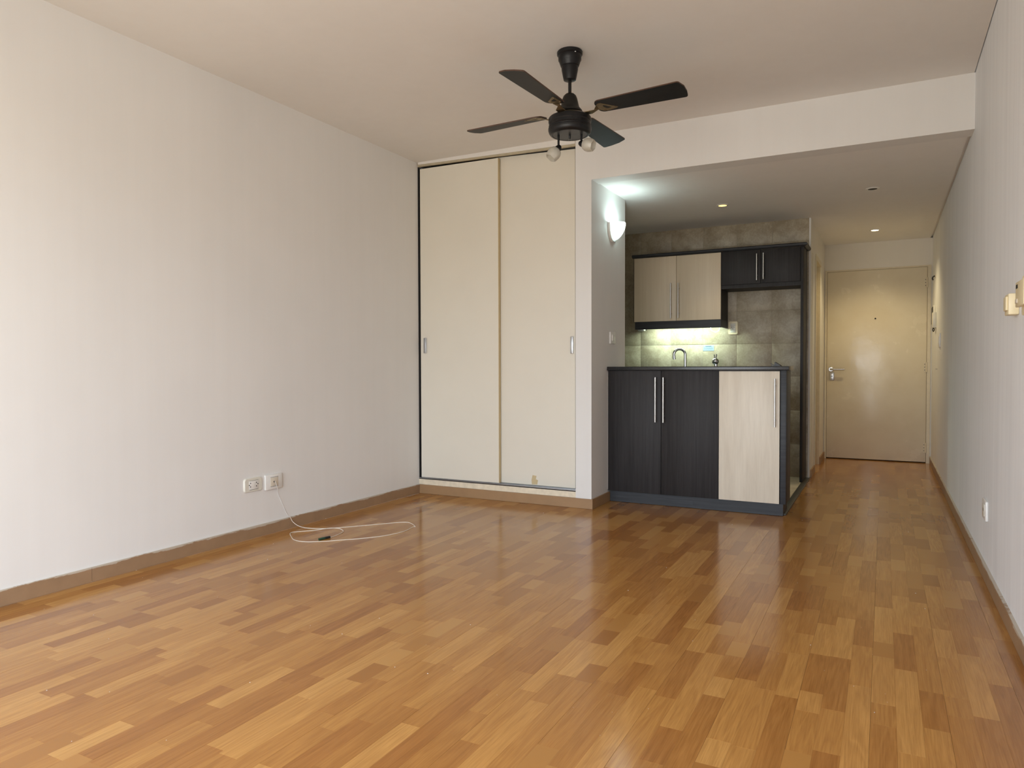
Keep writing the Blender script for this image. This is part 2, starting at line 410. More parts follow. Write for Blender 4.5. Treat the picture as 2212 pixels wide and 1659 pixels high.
# ---- floor: one strip of the three-strip laminate = one piece
fl = struct(box('floor', 'cavity_dark', None, 0, R, YW, YD + 0.2, -0.10, -0.004), 'orange-brown three-strip laminate floor', 'floor')
PW = 0.0643; X_OFF = 3.219
random.seed(21)
def visible_share(x, y):
    d = Vector((x, y, 0)) - CAM; z = d.dot(fw)
    if z < 0.5: return 0
    px, py = 1106 + FPX * d.dot(rt) / z, 829.5 - FPX * d.dot(up) / z
    return 1 / z ** 2 if (-60 < px < 2270 and py < 1720) else 0
strips = []
k0 = math.floor((0 - X_OFF) / PW); k = k0
while X_OFF + k * PW < R:
    x0, x1 = max(0.0, X_OFF + k * PW), min(R, X_OFF + (k + 1) * PW)
    y = YW - random.uniform(0, 0.5); last = 0.5
    while y < YD + 0.1:
        L = random.choice((0.14, 0.20, 0.26, 0.31, 0.36, 0.42, 0.50, 0.58)) * random.uniform(0.93, 1.07)
        ya, yb = max(y, YW), min(y + L, YD + 0.1); y += L
        t = random.random(); t = 0.5 + (t - 0.5) * 0.9
        while abs(t - last) < 0.12: t = random.random()
        last = t
        if yb - ya < 0.02 or x1 - x0 < 0.006: continue
        xm, ym = (x0 + x1) / 2, (ya + yb) / 2
        if 1.46 < xm < 2.60 and ym > 5.25: continue
        xb = x1
        strips.append((visible_share(xm, ym) * (yb - ya), x0, xb, ya, yb, t, k))
    k += 1
strips.sort(key=lambda s: -s[0])
def strip_verts(x0, x1, ya, yb, kk):
    gx0 = 0.00025 if kk % 3 == 0 else 0.00005; gx1 = 0.00025 if kk % 3 == 2 else 0.00005; gy = 0.0001; c = 0.00025
    a, b_, c0, d0 = x0 + gx0, x1 - gx1, ya + gy, yb - gy
    v = [(a, c0, -0.004), (b_, c0, -0.004), (b_, d0, -0.004), (a, d0, -0.004),
         (a, c0, -c), (b_, c0, -c), (b_, d0, -c), (a, d0, -c),
         (a + c, c0 + c, 0), (b_ - c, c0 + c, 0), (b_ - c, d0 - c, 0), (a + c, d0 - c, 0)]
    f = [(8, 9, 10, 11)]
    for lo in (0, 4):
        for i in range(4): j = (i + 1) % 4; f.append((lo + i, lo + j, lo + 4 + j, lo + 4 + i))
    return v, f
def strip_mesh(name, items, org, flat=False):
    V, F, T = [], [], []
    for _, x0, x1, ya, yb, t, kk in items:
        v, f = strip_verts(x0, x1, ya, yb, kk) if not flat else ([(x0, ya, 0), (x1, ya, 0), (x1, yb, 0), (x0, yb, 0)], [(0, 1, 2, 3)]); n = len(V)
        V += [(p[0] - org[0], p[1] - org[1], p[2] - org[2]) for p in v]; F += [tuple(i + n for i in q) for q in f]; T += [t] * len(v)
    me = bpy.data.meshes.new(name); me.from_pydata(V, [], F)
    at = me.attributes.new('tone', 'FLOAT', 'POINT'); at.data.foreach_set('value', T)
    me.materials.append(MATS['floor_laminate_far' if flat else 'floor_laminate']); me.update(); return me
for s in strips[:300]:
    org = Vector(((s[1] + s[2]) / 2, (s[3] + s[4]) / 2, -0.004))
    o = bpy.data.objects.new('plank', strip_mesh('plank', [s], org)); COL.objects.link(o); place(o, org, fl)
org = Vector((R / 2, 4, -0.004))
o = bpy.data.objects.new('plank_field', strip_mesh('plank_field', strips[300:], org, True)); COL.objects.link(o); place(o, org, fl); o['kind'] = 'stuff'

fk = struct(box('floor_kitchen', 'hole_grout', None, 1.46, 2.632, 5.02, YB, -0.003, 0.002), 'pale beige tiled kitchen floor', 'floor')
for i in range(7):
    for j in range(6):
        xa, xb = 2.632 - 0.3 * (i + 1), 2.632 - 0.3 * i; ya, yb = max(5.02, YB - 0.3 * (j + 1)), YB - 0.3 * j
        xa = max(xa, 1.46)
        if xb - xa > 0.02 and yb - ya > 0.02: box('tile', 'floor_tile', fk, xa + 0.0015, xb - 0.0015, ya + 0.0015, yb - 0.0015, 0.0, 0.008, bev=0.001)
struct(box('trim_1', 'threshold_dark', None, 2.632, 2.676, 5.02, 6.80, -0.003, 0.011, bev=0.003), 'dark threshold strip between kitchen tiles and laminate', 'trim')

# ---- baseboards
bl = struct(thing('baseboard_left', (0.006, 2, 0), 'brown skirting along the long left wall, smeared with white paint', 'baseboard'), None, None)
for ya, yb in ((YW, 0.9), (0.901, 2.006), (2.0075, 4.15), (4.1512, 4.628)): box('board', 'baseboard_smeared', bl, 0, 0.012, ya, yb, 0.002, BBH)
br = struct(thing('baseboard_right', (R - 0.006, 2, 0), 'brown skirting along the right wall, scuffed with paint', 'baseboard'), None, None)
for ya, yb in ((YW, 0.6), (0.601, 2.43), (2.4312, 4.9), (4.9012, YD)): box('board', 'baseboard_smeared', br, R - 0.012, R, ya, yb, 0.002, BBH + 0.002)
b = MB().box(0.0122, XP + 0.012, Y0 - 0.012, Y0, 0.001, BBH)
struct(b.build('baseboard_front', 'baseboard_brown', None), 'brown skirting under the wardrobe and pillar', 'baseboard')
struct(box('baseboard_pillar', 'baseboard_brown', None, XP, XP + 0.012, Y0 + 0.0002, 4.985, 0.001, BBH), 'brown skirting on the short side of the pillar', 'baseboard')
struct(box('baseboard_hall', 'baseboard_brown', None, XK, XK + 0.012, YB + 0.07, 7.19, 0.001, BBH), 'short brown skirting in the hall between kitchen and doorway', 'baseboard')
struct(box('baseboard_entry', 'baseboard_brown', None, XK, XK + 0.012, 7.82, YD, 0.001, BBH), 'short brown skirting between doorway and entry door', 'baseboard')

# ---- entry door and hall doorway
struct(box('wall_leak_stop', 'hall_paint', None, XJ, R + 0.12, YD + 0.121, YD + 0.2, -0.1, HK + 0.1), 'landing wall behind the entry door', 'wall')  # unseen backing added to keep sky light out of the door gaps
d1 = struct(thing('door_1', (3.16, YD, 0), 'cream entry door with lever handle and peephole', 'door'), None, None)
box('door_leaf', 'door_enamel', d1, 2.698, 3.627, YD - 0.002, YD + 0.04, 0.010, 1.9945, bev=0.003)
b = MB().box(2.678, 2.696, YD - 0.012, YD + 0.06, 0, 2.012).box(3.629, 3.660, YD - 0.012, YD + 0.06, 0, 2.012).box(2.696, 3.629, YD - 0.006, YD + 0.06, 1.996, 2.012)
b.build('door_frame', 'frame_cream', d1)
for zc in (1.835, 0.978, 0.157):
    hg = MB().cyl((3.628, YD - 0.012, zc - 0.05), (3.628, YD - 0.012, zc + 0.05), 0.008, 10).box(3.604, 3.624, YD - 0.005, YD - 0.002, zc - 0.05, zc + 0.05).build('hinge', 'frame_cream', d1, 40)
    for dz in (-0.03, 0, 0.03): MB().cyl((3.611, YD - 0.0065, zc + dz), (3.611, YD - 0.004, zc + dz), 0.004, 8).build('screw', 'hole_dark', hg)
hx, hz = 2.740, 0.957
hd = MB().lathe([(0.0, 0), (0.026, 0), (0.026, 0.008), (0.022, 0.011), (0.0, 0.011)], (hx, YD - 0.002, hz), (0, -1, 0), 24).build('handle', 'brushed_steel', d1, 30)
MB().tube(spline([(hx, YD - 0.012, hz), (hx, YD - 0.045, hz), (hx + 0.014, YD - 0.056, hz), (hx + 0.05, YD - 0.057, hz), (hx + 0.135, YD - 0.057, hz)], 6), 0.0095, 12).build('lever', 'brushed_steel', hd, 50)
pt = box('lock_plate', 'brushed_steel', d1, 2.728, 2.772, YD - 0.007, YD - 0.002, 0.838, 0.925, bev=0.003)
box('keyhole', 'hole_dark', pt, 2.740, 2.758, YD - 0.0085, YD - 0.006, 0.880, 0.887)
for zz in (0.850, 0.913): MB().cyl((2.75, YD - 0.0085, zz), (2.75, YD - 0.006, zz), 0.004, 8).build('screw', 'hole_dark', pt)
MB().lathe([(0, 0), (0.008, 0), (0.008, 0.004), (0.005, 0.005), (0, 0.004)], (3.16, YD - 0.002, 1.487), (0, -1, 0), 16).build('peephole', 'hole_dark', d1, 40)
d2 = struct(thing('door_2', (XK - 0.1, 7.53, 0), 'cream door closing the hall doorway', 'door'), None, None)
b = MB().box(XJ, XK + 0.010, 7.19, 7.245, 0, 2.03).box(XJ, XK, 7.812, 7.822, 0, 1.996).box(XJ, XK + 0.010, 7.245, 7.812, 1.985, 2.03)
b.build('door_frame', 'frame_cream', d2)
box('door_leaf', 'frame_cream', d2, XJ + 0.005, XJ + 0.04, 7.25, 7.808, 0.01, 1.98)
struct(box('trim_2', 'frame_cream', None, XK - 0.001, XK + 0.004, 6.90, 6.905, BBH, 2.0), 'thin cream joint strip on hall wall', 'trim')

# ---------------------------------------------------------------- built-in wardrobe
wd = thing('wardrobe', (0.66, Y0, 0.07), 'built-in cream wardrobe with two tall sliding doors', 'wardrobe')
def bar_handle_flat(parent, x0, x1, y, z0, z1):
    h = box('handle', 'aluminium', parent, x0, x1, y - 0.014, y - 0.004, z0, z1, bev=0.003); return h
dl = MB().prism([(0.019, Y0 + 0.006, 0.126), (0.712, Y0 + 0.006, 0.128), (0.712, Y0 + 0.006, 2.528), (0.019, Y0 + 0.006, 2.535)], (0, 0.02, 0)).build('sliding_door', 'melamine_cream', wd)
box('edge_band', 'edge_band', dl, 0.7122, 0.7160, Y0 + 0.006, Y0 + 0.034, 0.128, 2.527)
bar_handle_flat(dl, 0.050, 0.074, Y0 + 0.010, 1.099, 1.219)
dr = MB().prism([(0.68, Y0 + 0.040, 0.128), (1.311, Y0 + 0.040, 0.128), (1.311, Y0 + 0.040, 2.518), (0.68, Y0 + 0.040, 2.541)], (0, 0.02, 0)).build('sliding_door', 'melamine_cream', wd)
bar_handle_flat(dr, 1.276, 1.297, Y0 + 0.044, 1.083, 1.205)
MB().prism([(0.004, Y0 - 0.004, 2.552), (XP0, Y0 - 0.004, 2.524), (XP0, Y0 - 0.004, H), (0.004, Y0 - 0.004, H)], (0, 0.02, 0)).build('top_fascia', 'fascia_cream', wd)
MB().prism([(0.012, Y0 - 0.012, 2.566), (XP0, Y0 - 0.012, 2.537), (XP0, Y0 - 0.012, H), (0.012, Y0 - 0.012, H)], (0, 0.0078, 0)).build('ceiling_batten', 'ceiling_paint', wd)
box('top_track', 'aluminium', wd, 0.004, XP0, Y0 + 0.018, Y0 + 0.09, 2.556, H)
b = MB().box(0.003, XP0, Y0 - 0.002, Y0 + 0.09, 0.112, 0.118).box(0.003, XP0, Y0 - 0.002, Y0 + 0.002, 0.112, 0.122).box(0.003, XP0, Y0 + 0.030, Y0 + 0.034, 0.118, 0.126).box(0.003, XP0, Y0 + 0.066, Y0 + 0.070, 0.118, 0.126)
b.build('bottom_rail', 'aluminium', wd)
box('plinth', 'plinth_cream', wd, 0.0, XP0, Y0, Y0 + 0.02, 0.0695, 0.112)
box('side_jamb', 'cavity_dark', wd, 0.0, 0.004, Y0 + 0.002, Y0 + 0.10, 0.113, 2.55)  # dark colour paints the shade in the gap beside the door
MB().prism([(0.969, Y0 + 0.0385, 0.132), (1.012, Y0 + 0.0385, 0.134), (1.018, Y0 + 0.0385, 0.165), (1.000, Y0 + 0.0385, 0.172), (1.006, Y0 + 0.0385, 0.196), (0.975, Y0 + 0.0385, 0.200), (0.966, Y0 + 0.0385, 0.165)], (0, 0.0016, 0)).build('chipped_patch', 'edge_band', dr)

# ---------------------------------------------------------------- kitchen peninsula
YC = 4.960
def pull(parent, x, y, z0, z1, mat='brushed_steel', r=0.0058, off=0.032):
    h = MB().cyl((x, y - off, z0), (x, y - off, z1), r, 14).build('handle', mat, parent, 40)
    for zz in (z0 + 0.045, z1 - 0.045): MB().cyl((x, y - off, zz), (x, y + 0.001, zz), r * 0.8, 10).build('post', mat, h, 40)
    return h
def cabinet(name, label, x0, x1, y0, y1, z0, z1, group=None, mat='wenge'):
    t = thing(name, ((x0 + x1) / 2, (y0 + y1) / 2, z0), label, 'cabinet', group)
    box('body', mat, t, x0, x1, y0 + 0.0195, y1, z0, z1)
    return t
cA = cabinet('base_cabinet', 'dark wenge double-door base cabinet of the kitchen counter', 1.452, 2.2475, YC, 5.19, 0.082, 0.962)
da = box('door', 'wenge', cA, 1.4535, 1.8475, YC, YC + 0.018, 0.083, 0.960, bev=0.001); pull(da, 1.815, YC, 0.597, 0.914)
da = box('door', 'wenge', cA, 1.8505, 2.2470, YC, YC + 0.018, 0.083, 0.960, bev=0.001); pull(da, 1.872, YC, 0.596, 0.914)
box('edge_filler', 'cable_white', cA, 1.4502, 1.4518, YC + 0.004, YC + 0.02, 0.09, 0.955)
cB = cabinet('base_cabinet', 'base cabinet with a single pale oak door at the counter end', 2.2485, 2.6405, YC, 5.19, 0.082, 0.962)
db = box('door', 'pale_oak', cB, 2.2500, 2.6395, YC - 0.001, YC + 0.018, 0.083, 0.957, bev=0.001); pull(db, 2.613, YC - 0.001, 0.591, 0.908)
ep = tag(box('end_panel', 'wenge_flat', None, 2.644, 2.680, YC + 0.004, 5.205, 0.082, 0.962, bev=0.001), 'dark end panel closing the counter beside the pale door', 'panel')
tag(box('plinth_board', 'wenge_flat', None, 1.462, 2.0685, YC + 0.024, YC + 0.042, 0.002, 0.0815), 'dark kickboard under the double dark doors by the pillar', 'plinth')
b = MB().box(2.0695, 2.662, YC + 0.020, YC + 0.038, 0.002, 0.0815).box(2.644, 2.662, YC + 0.038, 5.19, 0.002, 0.0815)
tag(b.build('plinth_board', 'wenge_flat', None), 'dark kickboard running under the pale oak door to the corner', 'plinth')
tag(box('worktop', 'stone_counter', None, XP + 0.001, 2.697, YC - 0.012, 5.225, 0.9625, 0.990, bev=0.003), 'black peninsula countertop facing the living room', 'worktop')
# small black clip left on the counter
cl = thing('clip', (2.60, 5.02, 0.990), 'small black plastic clip lying at the right end of the countertop', 'clip')
MB().prism([(2.598, 5.0, 0.9905), (2.640, 5.0, 0.9905), (2.636, 5.0, 0.996), (2.603, 5.0, 1.0175), (2.600, 5.0, 1.016), (2.601, 5.0, 1.006)], (0.006, 0.02, 0)).build('jaw', 'plastic_black', cl)
MB().prism([(2.576, 5.005, 1.009), (2.600, 5.005, 0.999), (2.600, 5.005, 0.995), (2.575, 5.005, 1.005)], (0, 0.012, 0)).build('lever', 'plastic_black', cl)
MB().box(2.578, 2.606, 5.002, 5.02, 0.9905, 0.995).build('base', 'plastic_black', cl)

# back counter with sink, tap and lever (mostly behind the peninsula)
cC = cabinet('base_cabinet', 'sink base cabinet on the tiled wall behind the counter', 0.98, 2.02, 6.22, YB - 0.004, 0.001, 0.87)
for xa, xb in ((0.985, 1.498), (1.502, 2.015)): pull(box('door', 'wenge', cC, xa, xb, 6.22, 6.238, 0.09, 0.865), xb - 0.04 if xa < 1.2 else xa + 0.04, 6.22, 0.50, 0.80)
b = MB().box(0.98, 1.25, 6.20, YB - 0.004, 0.8705, 0.90).box(1.75, 2.03, 6.20, YB - 0.004, 0.8705, 0.90).box(1.25, 1.75, 6.20, 6.27, 0.8705, 0.90).box(1.25, 1.75, 6.53, YB - 0.004, 0.8705, 0.90)
tag(b.build('worktop', 'stone_counter', None), 'dark sink worktop along the tiled wall', 'worktop')
b = MB().box(1.2505, 1.7495, 6.2705, 6.28, 0.872, 0.90).box(1.2505, 1.7495, 6.52, 6.5295, 0.872, 0.90).box(1.2505, 1.26, 6.28, 6.52, 0.872, 0.90).box(1.74, 1.7495, 6.28, 6.52, 0.872, 0.90)
tag(b.build('sink', 'steel_sink', None), 'stainless sink bowl set in the rear worktop', 'sink')
fc = thing('faucet', (1.608, 6.60, 0.90), 'chrome gooseneck tap rising behind the counter', 'faucet')
bx_, by_ = 1.614, 6.60
MB().lathe([(0.026, 0), (0.026, 0.008), (0.016, 0.016), (0.0125, 0.02)], (bx_, by_, 0.9005), n=20).build('base', 'chrome', fc, 40)
dirv = Vector((-0.93, -0.36, 0)); P0 = Vector((bx_, by_, 0))
path = [P0 + Vector((0, 0, z)) for z in (0.915, 0.98, 1.05, 1.10)]
rr = 0.052
for q in range(1, 13):
    a = math.pi * q / 12 * 1.08
    path.append(P0 + dirv * (rr - rr * math.cos(a)) + Vector((0, 0, 1.10 + rr * math.sin(a))))
MB().tube(path, 0.0132, 14).build('spout', 'chrome', fc, 60)
e = path[-1]; t = (path[-1] - path[-2]).normalized()
MB().cyl(e - t * 0.004, e + t * 0.030, 0.0150, 14).build('aerator', 'chrome', fc, 40)
lv = thing('mixer_lever', (1.888, 6.60, 0.90), 'chrome ball mixer handle with two prongs right of the tap', 'faucet')
MB().lathe([(0.024, 0), (0.024, 0.01), (0.017, 0.02), (0.017, 0.118)], (1.892, 6.60, 0.9005), n=20).build('stem', 'chrome', lv, 40)
MB().sphere((1.888, 6.598, 1.037), 0.031, (1.06, 1, 1)).build('ball', 'chrome', lv, 180)
for s, x2, zz in ((-1, 1.8795, 1.100), (1, 1.8995, 1.104)):
    MB().tube([(1.886 + 0.004 * s, 6.595, 1.055), (x2 - 0.002 * s, 6.592, 1.08), (x2, 6.588, zz)], lambda u: 0.0066 - 0.0016 * u, 10).build('prong', 'brushed_steel', lv, 60)

# ---------------------------------------------------------------- wall cabinets
YU = 6.44
cD = cabinet('wall_cabinet', 'wall cabinet with two maple doors above the tap', 1.166, 1.966, YU, YB - 0.004, 1.404, 1.995)
du = box('door', 'maple', cD, 1.1755, 1.5690, YU, YU + 0.018, 1.406, 1.992, bev=0.001); pull(du, 1.526, YU, 1.427, 1.746)
du = box('door', 'maple', cD, 1.5720, 1.9640, YU, YU + 0.018, 1.406, 1.992, bev=0.001); pull(du, 1.594, YU, 1.428, 1.744)
box('light_valance', 'wenge_flat', cD, 1.183, 1.966, YU + 0.003, YU + 0.0192, 1.335, 1.404)
for xa in (1.183, 1.950): box('side_valance', 'wenge_flat', cD, xa, xa + 0.016, YU + 0.0194, YB - 0.005, 1.340, 1.404)
cE = cabinet('wall_cabinet', 'shallow dark double-door wall cabinet right of the maple one', 1.9675, 2.6185, YU + 0.0, YB - 0.004, 1.672, 1.995)
du = box('door', 'wenge', cE, 1.9690, 2.2970, YU - 0.001, YU + 0.018, 1.704, 1.994, bev=0.001); pull(du, 2.270, YU, 1.728, 1.955)
du = box('door', 'wenge', cE, 2.3000, 2.6160, YU + 0.002, YU + 0.018, 1.706, 1.993, bev=0.001); pull(du, 2.324, YU, 1.734, 1.958)
tag(box('end_panel', 'wenge', None, 2.6195, 2.6415, YU + 0.002, YB - 0.005, 0.012, 1.9945, bev=0.001), 'tall dark side panel from floor to cornice beside the hall', 'panel')
prof = [(0.0, 0.0), (-0.018, 0.001), (-0.030, 0.009), (-0.032, 0.021), (-0.022, 0.030), (0.0, 0.032)]
co = thing('cornice_moulding', (1.9, YU, 1.996), 'rounded dark cornice moulding along the top of the wall cabinets', 'moulding')
bmx = MB(); A = [(1.158, YU + 0.012 + a, 1.9955 + c) for a, c in prof]; B = [(2.640 - a, YU + 0.012 + a, 1.9955 + c) for a, c in prof]; D = [(2.640 - a, YB - 0.006, 1.9955 + c) for a, c in prof]
rings = [[bmx.bm.verts.new(v) for v in q] for q in (A, B)]
for k in range(6): bmx.bm.faces.new((rings[0][k], rings[0][(k + 1) % 6], rings[1][(k + 1) % 6], rings[1][k]))
bmx.bm.faces.new(rings[0]); bmx.bm.faces.new(rings[1])
bmx.build('front_run', 'wenge_flat', co, 50)
bmx = MB(); rings = [[bmx.bm.verts.new(v) for v in q] for q in (B, D)]
for k in range(6): bmx.bm.faces.new((rings[0][k], rings[0][(k + 1) % 6], rings[1][(k + 1) % 6], rings[1][k]))
bmx.bm.faces.new(rings[0]); bmx.bm.faces.new(rings[1])
bmx.build('side_return', 'wenge_flat', co, 50)
ul = thing('cabinet_light', (1.55, 6.60, 1.37), 'lit tube lamp under the maple wall cabinet', 'lamp')
box('housing', 'plastic_white', ul, 1.24, 1.93, 6.61, 6.655, 1.392, 1.4036)
MB().cyl((1.26, 6.632, 1.381), (1.91, 6.632, 1.381), 0.009, 12).build('tube', 'tube_green_white', ul, 40)
ua = lamp('tube_light', 'AREA', (1.585, 6.632, 1.371), ul, UNDERCAB_W, (0.76, 1.0, 0.84), shape='RECTANGLE', size=0.65, size_y=0.018)
MB().tube(spline([(1.83, 6.66, 1.395), (1.83, 6.67, 1.330), (1.86, 6.70, 1.305), (1.89, 6.72, 1.318), (1.90, 6.73, 1.345)], 6), 0.003, 8).build('lead', 'cable_white', ul)
tag(box('switch_box', 'aluminium', None, 1.203, 1.262, 6.462, 6.52, 1.322, 1.4036, bev=0.003), 'small grey box under the left end of the maple cabinet', 'box')
# socket and sticker on the tiles
YT = YB - 0.0035
so = thing('wall_socket', (2.014, YT, 1.28), 'cream power socket on the kitchen tiles', 'socket')
mo = box('module', 'plastic_ivory', so, 1.991, 2.037, YT - 0.0125, YT - 0.0095, 1.300, 1.384, bev=0.001)
for xx, zz, a in ((2.006, 1.350, 0.5), (2.022, 1.350, -0.5), (2.014, 1.334, 0.0)):
    c_, s_ = math.cos(a), math.sin(a); q = [(-0.0018, -0.006), (0.0018, -0.006), (0.0018, 0.006), (-0.0018, 0.006)]
    MB().prism([(xx + u * c_ + v * s_, YT - 0.0131, zz - u * s_ + v * c_) for u, v in q], (0, 0.002, 0)).build('slot', 'hole_dark', mo)
for zz in (1.362, 1.322): box('seam', 'hole_dark', mo, 1.992, 2.036, YT - 0.0128, YT - 0.012, zz, zz + 0.001)
st = thing('sticker', (1.791, YT, 1.135), 'pale blue notice sticker on the tiles above the mixer handle', 'sticker')
box('sheet', 'sticker_blue', st, 1.742, 1.842, YT - 0.0012, YT, 1.136, 1.187)
box('heading', 'sticker_ink', st, 1.764, 1.818, YT - 0.0016, YT - 0.0011, 1.1745, 1.1815)
random.seed(3)
for zz in (1.167, 1.158, 1.149):
    xx = 1.752
    while xx < 1.828:
        L = random.uniform(0.008, 0.018); L = min(L, 1.832 - xx)
        box('word', 'sticker_ink', st, xx, xx + L, YT - 0.0015, YT - 0.0011, zz, zz + 0.0028); xx += L + 0.003

# ---------------------------------------------------------------- recessed ceiling lights
def downlight(x, y, label, mat, watt, col, blend=0.6, size=95, zl=0.0):
    t = thing('downlight', (x, y, HK), label, 'ceiling light', 'recessed ceiling lights')
    MB().lathe([(0.030, -0.0005), (0.047, -0.0005), (0.047, -0.004), (0.041, -0.007), (0.033, -0.006), (0.030, -0.0005)], (x, y, HK), n=28, caps=False).build('ring', 'plastic_white', t, 40)
    MB().lathe([(0.0, 0), (0.031, 0), (0.031, -0.004), (0.02, -0.006), (0.0, -0.007)], (x, y, HK - 0.0006), n=24).build('lens', mat, t, 40)
    if watt:
        l = lamp('lamp_beam', 'SPOT', (x, y, HK - 0.012), t, watt, col, spot_size=math.radians(size), spot_blend=blend, shadow_soft_size=0.03)
    return t
downlight(2.084, 5.895, 'yellow-lit recessed ceiling light above the kitchen counter', 'lamp_warm', DOWN_KITCHEN_W, (1.0, 0.80, 0.45))
downlight(3.157, 7.648, 'bright warm recessed ceiling light in front of the entry door', 'lamp_warm_bright', DOWN_ENTRY_W, (1.0, 0.79, 0.44), 0.75, 125)
t = downlight(3.160, 5.868, 'unlit recessed ceiling light in the hall, tilted in its hole', 'hole_dark', 0, None)

# ---------------------------------------------------------------- wall sconce on the pillar's kitchen side
sc = thing('wall_sconce', (XP, 5.06, 1.92), 'lit white half-bowl wall sconce on the pillar side', 'wall lamp')
yc, zt = 5.060, 2.046
def half_profile(hw, ht, n=14):
    """shield outline: flat top, curving down to a point"""
    out = []
    for i in range(n + 1):
        u = -1 + 2 * i / n; out.append((hw * math.sin(u * math.pi / 2), -ht * (1 - abs(u) ** 1.7) ** 0.75))
    return out
b = MB(); b.prism([(XP, yc + a, zt + c) for a, c in half_profile(0.088, 0.135)], (0.016, 0, 0)); b.build('back_plate', 'plastic_white', sc)
b = MB(); nu, nv = 18, 10; grid = []
for j in range(nv + 1):
    row = []; f = j / nv
    s_ = (1 - f ** 1.9) ** 0.62 if f < 1 else 0.0
    for i in range(nu + 1):
        a = math.pi * i / nu
        row.append(b.bm.verts.new((XP + 0.018 + 0.082 * s_ * math.sin(a) ** 0.9, yc - 0.082 * s_ * math.cos(a), zt - 0.002 - 0.126 * f + 0.006 * math.sin(a))))
    grid.append(row)
for j in range(nv):
    for i in range(nu):
        q = [grid[j][i], grid[j][i + 1], grid[j + 1][i + 1], grid[j + 1][i]]
        try: b.bm.faces.new(q)
        except ValueError: pass
bmesh.ops.remove_doubles(b.bm, verts=b.bm.verts, dist=1e-5)
b.build('glass_shade', 'sconce_glass', sc, 60)
MB().cyl((XP + 0.016, yc, zt - 0.045), (XP + 0.036, yc, zt - 0.045), 0.014, 14).build('lamp_socket', 'plastic_module', sc, 40)
MB().sphere((XP + 0.052, yc, zt - 0.043), 0.018, (1.3, 1, 1)).build('bulb', 'lamp_cool', sc, 180)
for dy in (-0.012, 0.012): MB().sphere((XP + 0.021, yc + dy, zt - 0.131), 0.004, n=8).build('screw', 'aluminium', sc, 180)
lamp('lamp_glow', 'POINT', (XP + 0.074, yc, zt - 0.018), sc, SCONCE_W, (0.78, 1.0, 0.98), shadow_soft_size=0.022)

# ---------------------------------------------------------------- switches and sockets
def rounded(a0, a1, b0, b1, r, n=5):
    out = []
    for ca, cb_, t0 in ((a1 - r, b1 - r, 0), (a0 + r, b1 - r, 1), (a0 + r, b0 + r, 2), (a1 - r, b0 + r, 3)):
        out += [(ca + r * math.cos((t0 + i / n) * math.pi / 2), cb_ + r * math.sin((t0 + i / n) * math.pi / 2)) for i in range(n + 1)]
    return out
def cushion(lo, hi, d, inset):
    """rounded plate: outline lo (at the wall) lofted to an inset outline at depth d"""
    m_ = MB(); A = [m_.bm.verts.new(p) for p in lo]; B_ = [m_.bm.verts.new(p) for p in hi]; n = len(A)
    m_.bm.faces.new(A); m_.bm.faces.new(B_)
    for i in range(n): m_.bm.faces.new((A[i], A[(i + 1) % n], B_[(i + 1) % n], B_[i]))
    return m_
def plate_x(name, label, cat, x, s, y0, y1, z0, z1, mat, th=0.010, bev=0.004):
    """plate on a wall of constant x; s=+1 faces +x, -1 faces -x"""
    t = thing(name, (x, (y0 + y1) / 2, z0), label, cat)
    a, b_ = (x, x + th) if s > 0 else (x - th, x)
    if bev > 0.0042:
        cushion([(x, y, z) for y, z in rounded(y0, y1, z0, z1, 0.016)], [(x + s * th, y, z) for y, z in rounded(y0 + 0.004, y1 - 0.004, z0 + 0.004, z1 - 0.004, 0.013)], th, 0.004).build('plate', mat, t, 50)
    else: box('plate', mat, t, a, b_, y0, y1, z0, z1, bev=bev)
    return t, (x + s * th)
cushion([(x, YT, z) for x, z in rounded(1.971, 2.058, 1.281, 1.404, 0.014)], [(x, YT - 0.010, z) for x, z in rounded(1.974, 2.055, 1.284, 1.401, 0.012)], 0, 0).build('plate', 'plastic_cream', so, 50)
t, f = plate_x('light_switch', 'white light switch on the pillar side below the sconce', 'switch', XP, 1, 5.005, 5.115, 1.160, 1.247, 'plastic_white', 0.009, 0.0015)
box('rocker', 'plastic_white', t, f - 0.001, f + 0.004, 5.035, 5.095, 1.182, 1.226, bev=0.0015)
t, f = plate_x('wall_socket', 'rounded ivory double socket low on the left wall', 'socket', 0.0, 1, 2.898, 3.030, 0.270, 0.352, 'plastic_ivory', 0.011, 0.0045)
mo = box('module', 'plastic_white', t, f - 0.001, f + 0.0012, 2.930, 3.000, 0.285, 0.335, bev=0.0008)
for yy, zz in ((2.9405, 0.3225), (2.932, 0.312), (2.9405, 0.302), (2.984, 0.3225), (2.9945, 0.3135), (2.984, 0.302)):
    MB().box(f + 0.0006, f + 0.002, yy - 0.0032, yy + 0.0032, zz - 0.0028, zz + 0.0028, 0.001).build('slot', 'hole_dark', mo)
for zz in (0.3355, 0.2838): box('seam', 'hole_dark', mo, f + 0.0002, f + 0.0012, 2.934, 2.998, zz, zz + 0.001)
t, f = plate_x('wall_socket', 'square white cable outlet plate right of the ivory socket', 'socket', 0.0, 1, 3.052, 3.184, 0.263, 0.352, 'plastic_white', 0.015, 0.004)
mo = box('module', 'plastic_module', t, f - 0.001, f + 0.001, 3.088, 3.150, 0.282, 0.334, bev=0.0008)
MB().cyl((f, 3.116, 0.308), (f + 0.0018, 3.116, 0.308), 0.005, 10).build('cable_hole', 'hole_dark', mo)
for zz in (0.3355, 0.2795): box('seam', 'hole_dark', mo, f + 0.0002, f + 0.0012, 3.088, 3.150, zz, zz + 0.0012)
cb = thing('cable', (0.3, 3.3, 0), 'thin white cable hanging from the wall outlet and looped on the floor', 'cable')
zc_ = 0.0022
